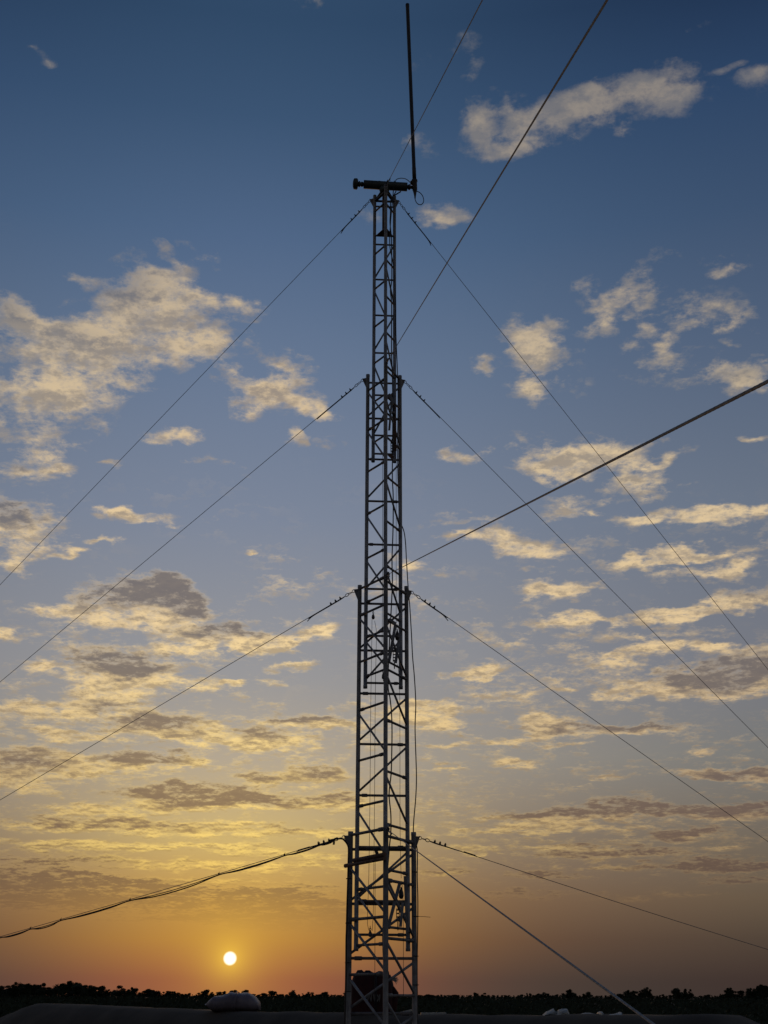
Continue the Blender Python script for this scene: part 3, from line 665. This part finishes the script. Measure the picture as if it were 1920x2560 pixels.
# strapped cables sagging below the lowest left guy wire
g, st, an, sag = GW[(3, 'L')]
def gp(t, drop, off=0.0):
    p = st.lerp(an, t); return p - Vector((0, 0, sag*4*t*(1-t)+drop)) + Vector((off, -off, 0))
def t_at(px):
    lo, hi = 0.0, 1.0
    for _ in range(30):
        m_ = (lo+hi)/2; p = gp(m_, 0)-EYE; q = CAMR.transposed() @ p
        if 960 + FPX*q.x/-q.z > px: lo = m_
        else: hi = m_
    return lo
ties = [t_at(x) for x in (850, 798, 711, 547, 325, 152, 76, -2, -200, -420, -700)]
for nm, amp, off, r_ in (('power_cable', .030, .004, .0062), ('data_cable', .016, -.006, .0042)):
    pts = [gp(0.0, .045, off)]
    for j in range(len(ties)-1):
        a, b2 = ties[j], ties[j+1]; pts.append(gp(a, .011, off))
        kk = amp*(.5 if (b2-a) < .03 else 1.0)*(1.25 if j == 3 else .9 if j % 2 else .6)
        for q in (.25, .5, .75): pts.append(gp(a+(b2-a)*q, .011+kk*4*q*(1-q), off))
    pts.append(gp(ties[-1], .011, off)); pts.append(gp(.93, .05, off)); pts.append(Vector((an.x+.1, an.y, .02)))
    o = MB().path(spline(pts, 5), r_, 7).build(nm, BLACK, None, pts[0])
    tag(o, {'power_cable': 'thick black cable strapped below the lowest left guy wire, sagging deeper between its ties', 'data_cable': 'thinner black cable strapped below the lowest left guy wire'}[nm], 'cable', 'cables strapped to the lowest left guy wire')
    if nm == 'power_cable':
        for a in ties: 
            c = gp(a, .004); MB().box(c, (.007,-.003,0), (0,.006,0), (0,0,.012)).tube(c, c+Vector((0.006,0,.024)), .002, 5).build('cable_tie', BLACK, o)
e0 = at(1043, 2291, R4[1]); o = MB().path([e0, at(1060,2291.5,R4[1]), at(1076,2293,R4[1])], .0022, 5).torus(e0-Vector((.012,0,0)), (0,0,1), .026, .003, 14, 5).build('strap_tail', BLACK, mast)
for py in (2180, 2291, 2390, 2462):
    for kk, P_ in (('R', R4), ('L', L4)):
        c = P3(P_, hz(py+(17 if kk == 'L' else 0), P_)); MB().torus(c+Vector((.008 if kk == 'R' else -.008, 0, 0)), (0,0,1), .029, .0035, 16, 5).build('cable_strap', BLACK, mast)

# ================================================================== pulleys
def pulley(label, px, py, Y, hpx, wpx, drop=True):
    k = 11.0/3000*1.0; h, wv = hpx*k, wpx*k; c = at(px, py, Y)
    g = empty('pulley_block', c, label, 'pulley', 'pulleys of the mast hoist')
    MB().path([c+Vector((0,0,h*.5)), c+Vector((0,0,h*.36)), c+Vector((0,0,h*.1)), c-Vector((0,0,h*.22)), c-Vector((0,0,h*.42)), c-Vector((0,0,h*.5))], [wv*.12, wv*.2, wv*.42, wv*.5, wv*.36, wv*.1], 12).build('cheek', BLACK, g)
    MB().lathe(c-Vector((0,.02,h*.15)), (0,1,0), [(0,wv*.2),(.004,wv*.42),(.012,wv*.36),(.028,wv*.36),(.036,wv*.42),(.04,wv*.2)], 14).build('sheave', STEEL2, g)
    MB().torus(c+Vector((0,0,h*.62)), (0,1,0), wv*.2, .0032, 12, 5, xdir=(0,0,1), sx=1.5).torus(c+Vector((0,0,h*.9)), (1,0,0), wv*.18, .0032, 12, 5, xdir=(0,0,1), sx=1.6).build('shackle', BLACK, g)
pulley('small black pulley hanging from a strut at the left of the third section', 933, 1541, 11.55, 17, 9)
pulley('black pulley block by the right leg in the overlap of the third section', 993, 1588, 11.5, 30, 12)
pulley('black pulley block hanging low at the right, inside the lowest section', 1003, 2233, 11.5, 28, 13)
pulley('round black pulley low at the left, on the lowest ropes', 925.5, 2334, 11.4, 16, 10)
pulley('black pulley block near the foot of the narrow topmost section', 984, 1030, 11.5, 24, 11)
pulley('small dark pulley beside the near leg below the third bracket', 957.5, 1690, 11.3, 18, 7)
for px, py, Y in ((986, 1640, 11.5), (994.7, 2288, 11.5), (980, 1118, 11.5)):
    t = empty('turnbuckle', at(px, py, Y), 'dark steel turnbuckle under the %s pulley block' % {986:'middle right', 994.7:'lowest right', 980:'uppermost'}[px], 'turnbuckle', 'turnbuckles on the hoist')
    c = at(px, py, Y)
    for sx in (-1, 1): MB().box(c+Vector((sx*.012,0,0)), (.0035,0,0), (0,.012,0), (0,0,.058)).build('side_plate', BLACK, t)
    m = MB()
    for q in (-.045, -.015, .015, .045): m.tube(c+Vector((-.016,0,q)), c+Vector((.016,0,q)), .006, 8)
    m.build('bolt', STEEL2, t)
    MB().tube(c-Vector((0,0,.05)), c-Vector((0,0,.13)), .005, 8).tube(c+Vector((0,0,.05)), c+Vector((0,0,.1)), .004, 8).build('rod', BLACK, t)

# ================================================================== things lying on the bank
def lump(name, c, rx, ry, rz, mt, seed, par=None, sq=2.4, amp=.12, wr=.03, n=40, m=20, shape=None, flat=.0):
    b = MB(); i0 = 0; rnd = Vector((seed*3.1, seed*1.7, seed))
    for j in range(m+1):
        ph = -math.pi/2+math.pi*j/m
        for k in range(n):
            th = 2*math.pi*k/n
            cx, sx = math.cos(th), math.sin(th); cp, sp = math.cos(ph), math.sin(ph)
            e = 2/sq; f_ = lambda v: math.copysign(abs(v)**e, v)
            p = Vector((f_(cx)*f_(cp), f_(sx)*f_(cp), f_(sp)))
            d = 1+amp*mnoise.noise(p*1.6+rnd)+wr*mnoise.noise(p*5+rnd)*2+wr*abs(mnoise.noise(Vector((p.x*9, p.y*9, p.z*3))+rnd))
            q = Vector((p.x*rx*d, p.y*ry*d, p.z*rz*d))
            if shape: q.z *= shape(p.x)
            q.z = max(q.z, -rz*(1-flat))
            b.v.append(Vector(c)+q)
    for j in range(m):
        for k in range(n):
            a, a2 = j*n+k, j*n+(k+1)%n; b.f.append((a, a2, a2+n, a+n)); b.sm.append(True)
    return b.build(name, mt, par, Vector(c))
# white film-wrapped bundle
p = on_bank(583, .25); Yb = p.y; p.x = at(583, 2500, Yb).x
mpp = (Vector((at(620,2500,Yb)-at(520,2500,Yb))).length)/100          # metres per photograph pixel there
bw = 68*mpp; bz = at(587, 2481, Yb).z; hh = (bz - p.z)
t = empty('wrapped_bundle', (p.x, Yb, p.z), 'large bulging bundle wrapped in pale plastic film, lying on the bank left of the mast', 'bundle')
b = MB(); NU, NV = 60, 22
prof = [(-1,.10),(-.97,.30),(-.9,.52),(-.8,.68),(-.66,.83),(-.52,.84),(-.38,.86),(-.22,.97),(-.05,1.02),(.1,1.0),(.22,.97),(.35,.995),(.5,.99),(.62,.95),(.74,.86),(.85,.74),(.93,.60),(.98,.5),(1,.12)]
def pf_(u):
    for (a, ha), (c, hc) in zip(prof, prof[1:]):
        if a <= u <= c: return ha+(hc-ha)*(u-a)/(c-a)
    return .1
for i in range(NU+1):
    u = -1+2*i/NU; h = pf_(u)*hh*1.02
    for k in range(NV):
        a = 2*math.pi*k/NV; ca, sa = math.cos(a), math.sin(a)
        yy = math.copysign(abs(ca)**.75, ca)*.30*min(1, .35+1.2*pf_(u)*.6); zz = (math.copysign(abs(sa)**.7, sa)*.5+.5)*h
        wz = 1+.06*mnoise.noise(Vector((u*4, ca*2, sa*2)))+.05*abs(mnoise.noise(Vector((u*11+zz*9, ca*3, sa*5))))-.03*abs(mnoise.noise(Vector((u*25-zz*20, ca*3, sa*3))))
        lowx = 1-.06*max(0, -sa)
        lift = hh*.42*max(0, (-.72-u)/.28)**1.3 + hh*.1*max(0, (u-.8)/.2); zz = lift + zz*max(.1, (h-lift)/h)
        b.v.append(Vector((p.x+u*bw*lowx, Yb+yy*wz, p.z-.01+zz*wz)))
for i in range(NU):
    for k in range(NV):
        a, a2 = i*NV+k, i*NV+(k+1)%NV; b.f.append((a, a+NV, a2+NV, a2)); b.sm.append(True)
b.f.append(tuple(range(NV))); b.f.append(tuple(range(NU*NV, NU*NV+NV))[::-1]); b.sm += [False, False]
b.build('film_wrap', WHITEP, t)
# a strap ring round its middle
b = MB(); u = .16; pts = []
for k in range(25):
    a = 2*math.pi*k/24; ca, sa = math.cos(a), math.sin(a); h = pf_(u)*hh*1.03
    pts.append(Vector((p.x+u*bw+.01*math.sin(3*a), Yb+math.copysign(abs(ca)**.75, ca)*.325, p.z-.005+(math.copysign(abs(sa)**.7, sa)*.5+.5)*h*1.03)))
MB().path(pts, .008, 6).build('strap', WHITEP, t)

# red canvas case with dark rolled lid and white lettering
q = on_bank(932, .3); Yr = q.y; mpp = (at(980,2480,Yr)-at(880,2480,Yr)).length/100
xl, xr = at(877, 2500, Yr).x, at(983, 2500, Yr).x; zt_ = at(930, 2437, Yr).z; zb0 = q.z-.01
t = empty('red_bag', ((xl+xr)/2, Yr, q.z), 'dark red bag with black rolled top and white lettering, on the bank behind the mast', 'bag')
b = MB(); rows = []
for j in range(15):
    v_ = j/14; z = zb0+(zt_-zb0)*v_
    wl = .5*(xr-xl)*(1.0 - .0*v_ - (.13*max(0, v_-.72)/.28)**1); dp = .24*(1-.25*max(0, v_-.6)/.4)
    i0 = len(b.v)
    for k in range(40):
        a = 2*math.pi*k/40; ca, sa = math.cos(a), math.sin(a)
        e = .42; X = math.copysign(abs(ca)**e, ca)*wl; Yq = math.copysign(abs(sa)**e, sa)*dp
        nn = mnoise.noise(Vector((ca*2, sa*2, v_*3)))*.016+mnoise.noise(Vector((ca*6, sa*6, v_*9)))*.007
        b.v.append(Vector(((xl+xr)/2+X*(1+nn*2.5), Yr+Yq*(1+nn*2), z+nn*(.6 if j else 0))))
    if rows:
        for k in range(40): b.f.append((rows[-1]+k, rows[-1]+(k+1)%40, i0+(k+1)%40, i0+k)); b.sm.append(True)
    rows.append(i0)
b.f.append(tuple(range(rows[-1], rows[-1]+40))); b.sm.append(False)
body = b.build('body', REDM, t)
xm = (xl+xr)/2
rp = [Vector((xl+.07+(xr-xl-.12)*k/16, Yr-.02, zt_-.01+.012*math.sin(k*1.3)+.01*math.sin(k*.5))) for k in range(17)]
MB().path(rp, [.03]+[.052+.006*math.sin(k*1.9) for k in range(15)]+[.03], 14).build('rolled_top', DARKCLOTH, t)
MB().path([Vector((xm+(xr-xl)*.10*1, Yr-.255, zb0+.02)), Vector((xm+(xr-xl)*.10, Yr-.262, zb0+(zt_-zb0)*.6)), Vector((xm+(xr-xl)*.1, Yr-.2, zt_))], .012, 6).build('strap', DARKCLOTH, t)
sp_ = MB()
x0 = xr-.01; z1 = at(985, 2478, Yr).z
sp_.path([Vector((x0-.03, Yr-.1, zb0+.02)), Vector((x0+.01, Yr-.1, zb0+.3*(z1-zb0))), Vector((x0+.035, Yr-.1, z1-.02)), Vector((x0+.0, Yr-.1, z1+.05))], [.05,.05,.045,.02], 10).build('side_pocket', REDM, t)
# frayed white tuft at its right shoulder
random.seed(3); tf = MB(); c0 = Vector((at(981, 2449, Yr).x, Yr-.15, at(981, 2449, Yr).z))
for k in range(70):
    a = random.uniform(-.9, 1.2); L_ = random.uniform(.03, .085)
    d = Vector((math.cos(a), random.uniform(-.5,.5), math.sin(a)*.7)); tf.path([c0-Vector((.03,0,-.01)), c0+d*L_*.6, c0+d*L_+Vector((0,0,-.015*random.random()))], [.004,.003,.001], 4)
tf.build('frayed_end', SCRAP, t)
# lettering as thin raised strokes
lt = MB()
def stroke(a, b2, w_=.011):
    A = at(a[0], a[1], Yr-.262); B2 = at(b2[0], b2[1], Yr-.262); A.y = B2.y = Yr-.262
    lt.bar(A, B2, w_, .004, (0,1,0))
for a, b2 in (((919,2503),(922,2483)),((922,2483),(928,2504)),((928,2504),(929,2484)), ((933,2484),(936,2504)),((936,2504),(938,2486)),
              ((943,2486),(949,2504)),((949,2486),(943,2504)),((950,2486),(948.5,2505))): stroke(a, b2)
lt.build('lettering', PAPER, t)

# loose sheets and scraps on the bank to the right
def sheet_scrap(name, label, pts, Yoff, mt=SCRAP, th=.006, cat='sheet'):
    px = sum(p_[0] for p_ in pts)/len(pts); q = on_bank(px, Yoff); Y = q.y
    P_ = []
    for k, (a, b2) in enumerate(pts):
        w_ = at(a, b2, Y); w_.z = max(w_.z, q.z-.004); P_.append(w_)
    # a crumpled shell: outline at front, bulged ridge, outline at the back
    b = MB(); cxy = sum(P_, Vector())/len(P_); L_ = len(P_); K = 7
    for j in range(K+1):
        s_ = j/K; off = -.16*math.cos(math.pi*s_); sc = .55+.45*math.sin(math.pi*s_)
        for k, w_ in enumerate(P_):
            o_ = (w_-cxy); o_.x *= .75+.25*math.sin(math.pi*s_); zz = q.z-.004+(w_.z-q.z+.004)*sc
            n_ = mnoise.noise(Vector((w_.x*14, s_*5, w_.z*14)))*.016
            b.v.append(Vector((cxy.x+o_.x+n_, Y+off+n_, max(q.z-.006, zz+n_))))
    for j in range(K):
        for k in range(L_):
            a, a2 = j*L_+k, j*L_+(k+1)%L_; b.f.append((a, a+L_, a2+L_, a2)); b.sm.append(False)
    b.f.append(tuple(range(L_))); b.f.append(tuple(range(K*L_, K*L_+L_))[::-1]); b.sm += [False]*2
    o = b.build(name, mt, None, (cxy.x, Y, q.z)); return tag(o, label, cat, 'discarded sheets on the bank')
sheet_scrap('crumpled_sheet', 'peaked white crumpled sheet on the bank, the tallest scrap right of the mast', [(1357,2538),(1366,2530),(1374,2526),(1382,2521),(1388,2527),(1392,2537)], .25)
sheet_scrap('crumpled_sheet', 'square topped pale sheet beside the peaked one on the bank', [(1392,2538),(1396,2525),(1404,2523),(1414,2522),(1419,2532),(1422,2539)], .2)
sheet_scrap('crumpled_sheet', 'long flat pale scrap on the bank right of the two peaked sheets', [(1440,2538),(1452,2535),(1466,2532.5),(1478,2532),(1490,2534),(1496,2538)], .22)
sheet_scrap('crumpled_sheet', 'small upright pale scrap near the foreground guy wire on the bank', [(1495,2538),(1498,2530),(1503,2528),(1508,2532),(1507,2538)], .2)
sheet_scrap('crumpled_sheet', 'rightmost thin pale scrap with a raised tip on the bank', [(1516,2538),(1530,2535.5),(1542,2536),(1548,2532),(1551,2533),(1549,2538)], .2)
for (x0, x1, yy, lb) in ((1052, 1115, 2534, 'flat pale board lying on the bank just right of the mast'), (1000, 1030, 2526, 'short pale board end propped behind the right leg of the mast')):
    q = on_bank((x0+x1)/2, .3); A, B2 = at(x0, yy, q.y), at(x1, yy-.5, q.y); A.z = max(A.z, q.z+.006); B2.z = max(B2.z, q.z+.006)
    if yy == 2526: A.z -= .03; A.z = max(A.z, q.z+.01)
    o = MB().bar(A, B2, .02, .14, (0,1,0)); 
    if yy == 2526: o.bar(Vector(((A.x+B2.x)/2, q.y, q.z-.01)), Vector(((A.x+B2.x)/2, q.y, max(A.z, B2.z)-.008)), .05, .1)
    o = o.build('board', SCRAP, None, (A.x, q.y, q.z)); tag(o, lb, 'board', 'boards on the bank')

# ================================================================== far trees
random.seed(11)
def crown_mesh(kind, seed):
    rnd = random.Random(seed); b = MB()
    if kind == 'palm':
        for k in range(46):
            a = rnd.uniform(0, 2*math.pi); e = rnd.uniform(-.5, 1.3); L_ = rnd.uniform(.32, .46)
            p0 = Vector((0,0,.72)); d = Vector((math.cos(a)*math.cos(e), math.sin(a)*math.cos(e), math.sin(e)))
            pts = [p0 + d*L_*s_ + Vector((0,0,-.32*L_*s_*s_*2)) for s_ in (0,.35,.7,1)]
            sd_ = d.cross(Vector((0,0,1))).normalized()
            for j in range(3):
                w0, w1 = (.015,.045,.045,.008)[j], (.015,.045,.045,.008)[j+1]; i = len(b.v)
                b.v += [pts[j]-sd_*w0, pts[j]+sd_*w0, pts[j+1]+sd_*w1+Vector((0,0,-w1)), pts[j+1]-sd_*w1+Vector((0,0,-w1))]
                b.f.append((i,i+1,i+2,i+3)); b.sm.append(False)
    else:
        cl = []
        for k in range(rnd.randint(10, 15)):
            a = rnd.uniform(0, 6.28); rr_ = rnd.uniform(0, .3); cl.append((Vector((math.cos(a)*rr_, math.sin(a)*rr_, rnd.uniform(.16, .86))), rnd.uniform(.10, .2)))
        cl.append((Vector((0,0,.88)), .11)); cl.append((Vector((0,0,.55)), .24))
        for c, r_ in cl:
            for q in range(int(2600*r_)+80):
                d = Vector((rnd.gauss(0,1), rnd.gauss(0,1), rnd.gauss(0,1))).normalized()*r_*rnd.uniform(.3, 1.0); d.z *= .85
                p_ = c+d; u_ = Vector((rnd.gauss(0,1), rnd.gauss(0,1), rnd.gauss(0,1))).normalized(); w_ = u_.orthogonal().normalized(); s_ = rnd.uniform(.012, .028)
                i = len(b.v); b.v += [p_-u_*s_, p_+w_*s_*.6, p_+u_*s_, p_-w_*s_*.6]; b.f.append((i,i+1,i+2,i+3)); b.sm.append(False)
    me = bpy.data.meshes.new('crown'); me.from_pydata([tuple(x_) for x_ in b.v], [], b.f); return me
def trunk_mesh(kind, seed):
    rnd = random.Random(seed); b = MB()
    top = .74 if kind == 'palm' else .6
    b.path([Vector((0,0,-.02)), Vector((rnd.uniform(-.02,.02),0,top*.5)), Vector((0,0,top))], [.03, .022, .018], 6)
    if kind != 'palm':
        for k in range(4):
            a = rnd.uniform(0, 6.28); b.path([Vector((0,0,.3+.06*k)), Vector((math.cos(a)*.1, math.sin(a)*.1, .45+.06*k)), Vector((math.cos(a)*.22, math.sin(a)*.22, .58+.07*k))], [.016,.011,.005], 5)
    me = bpy.data.meshes.new('trunk'); me.from_pydata([tuple(x_) for x_ in b.v], [], b.f); me.materials.append(BARK); return me
PROT = []
for i, kd in enumerate(('broad','broad','broad','broad','palm','palm','broad')):
    c_m = crown_mesh(kd, 20+i); c_m.materials.append(LEAF[i % 3]); PROT.append((kd, c_m, trunk_mesh(kd, 40+i)))
PROFILE = [(-200,2455),(-60,2462),(0,2466),(40,2460),(90,2464),(145,2457),(175,2457),(210,2464),(255,2468),(300,2472),(380,2474),(440,2478),(480,2483),(560,2482),(587,2480),(640,2485),(700,2486),(733,2484),(780,2489),(826,2488),(861,2489),(900,2491),(980,2493),(1060,2496),(1140,2497),(1170,2492),(1188,2486),(1260,2488),(1316,2485),(1396,2485),(1424,2479),(1460,2487),(1521,2491),(1550,2486),(1571,2481),(1618,2473),(1650,2487),(1688,2477),(1715,2478),(1745,2487),(1782,2488),(1826,2474),(1860,2474),(1901,2466),(1950,2463),(2100,2458)]
def prof_y(x_):
    for (a, ya), (c, yc) in zip(PROFILE, PROFILE[1:]):
        if a <= x_ <= c: return ya+(yc-ya)*(x_-a)/(c-a)
    return 2466
def place(kind_i, px, topy, Y, label, group, sx=None):
    kd, cm, tm = PROT[kind_i]; top = at(px, topy, Y); H = max(2.2, top.z)/(.98 if kd != 'palm' else 1.04)
    t = empty('palm_tree' if kd == 'palm' else 'tree', (top.x, Y, 0), label, 'tree', group)
    w_ = (sx or random.uniform(.75, 1.9)); rz = random.uniform(0, 6.28)
    for nm, m_ in (('crown', cm), ('trunk', tm)):
        o = bpy.data.objects.new(nm, m_); COL.objects.link(o); o.parent = t
        o.scale = (H*w_, H*w_, H); o.rotation_euler.z = rz
    return t
def zone(px):
    if px < 250: return 'dark tree in the treeline at the far left, left of the sun'
    if px < 520: return 'dark tree in the treeline between the far left and the wrapped bundle'
    if px < 870: return 'dark tree in the treeline between the wrapped bundle and the mast'
    if px < 1160: return 'dark tree in the lowest stretch of the treeline, seen at the mast'
    if px < 1400: return 'dark tree in the treeline above the crumpled sheets'
    if px < 1600: return 'dark tree in the treeline around the foreground guy wire'
    return 'dark tree in the tall treeline at the far right'
special = {40:('leftmost rounded treetop rising from the treeline',2457,6), 145:('twin peaked treetop left of the sun, taller than its neighbours',2454,5), 175:('bushy treetop left of the sun, beside the twin peaked one',2454,0),
    255:('broad treetop in the left part of the treeline',2467,1), 330:('rounded treetop left of the sun with a gap on its right',2470,2), 380:('rounded treetop right of the gap in the left treeline',2471,5),
    587:('small treetop just above the wrapped bundle',2477,0), 733:('palm like tree standing alone above the treeline between bundle and mast',2471,4),
    1188:('bushy treetop just right of the low stretch beside the mast',2484,1), 1424:('tall rounded treetop above the crumpled sheets',2475,0), 1571:('treetop just right of the foreground guy wire',2477,3),
    1618:('dense round treetop standing out at the right',2470,6), 1688:('left one of the pair of round treetops at the right',2473,1), 1713:('right one of the pair of round treetops at the right',2474,2),
    1826:('treetop near the right edge with a notch on its left',2471,3), 1901:('highest treetop at the right edge',2463,0)}
for px, (lb, y, ki) in special.items():
    place(ki, px, y-3, random.uniform(380, 430), lb, 'trees of the far treeline', .95 if ki != 4 else .8)
x_ = -60.0
while x_ < 1990:
    Y = random.uniform(340, 560); ki = random.choice((0,1,2,3,6,0,1,2,3,6,5))
    y = prof_y(x_) + random.choice((-9, -5, -3, -2, 0, 0, 2, 3, 5, 7, 9, 12))
    place(ki, x_, y, Y, zone(x_), 'trees of the far treeline')
    x_ += random.uniform(5.5, 11.5)
# scrub below and in front of the trees: uncountable
b = MB(); rnd = random.Random(5)
for k in range(4200):
    Y = rnd.choice((rnd.uniform(60, 150), rnd.uniform(120, 420))); a = rnd.uniform(-.42, .42); X = a*Y
    H = rnd.uniform(.7, 1.5)*(1 if Y < 200 else 1.4); Rr = H*rnd.uniform(.8, 1.8)
    for q in range(26):
        th = rnd.uniform(0, 6.28); rr_ = Rr*math.sqrt(rnd.random()); h_ = H*(1-.6*(rr_/Rr)**2)*rnd.uniform(.2, 1)
        c = Vector((X+math.cos(th)*rr_, Y+math.sin(th)*rr_, h_)); s_ = rnd.uniform(.12, .3)*(1 if Y > 120 else .6)
        u_ = Vector((rnd.gauss(0,1), rnd.gauss(0,1)*.6, rnd.gauss(0,1))).normalized(); w_ = u_.orthogonal().normalized()
        i = len(b.v); b.v += [c-u_*s_, c+w_*s_*.7, c+u_*s_, c-w_*s_*.7]; b.f.append((i,i+1,i+2,i+3)); b.sm.append(False)
o = b.build('scrub', LEAF[2]); tag(o, 'low dark scrub covering the land below the treeline', 'scrub', None, 'stuff')
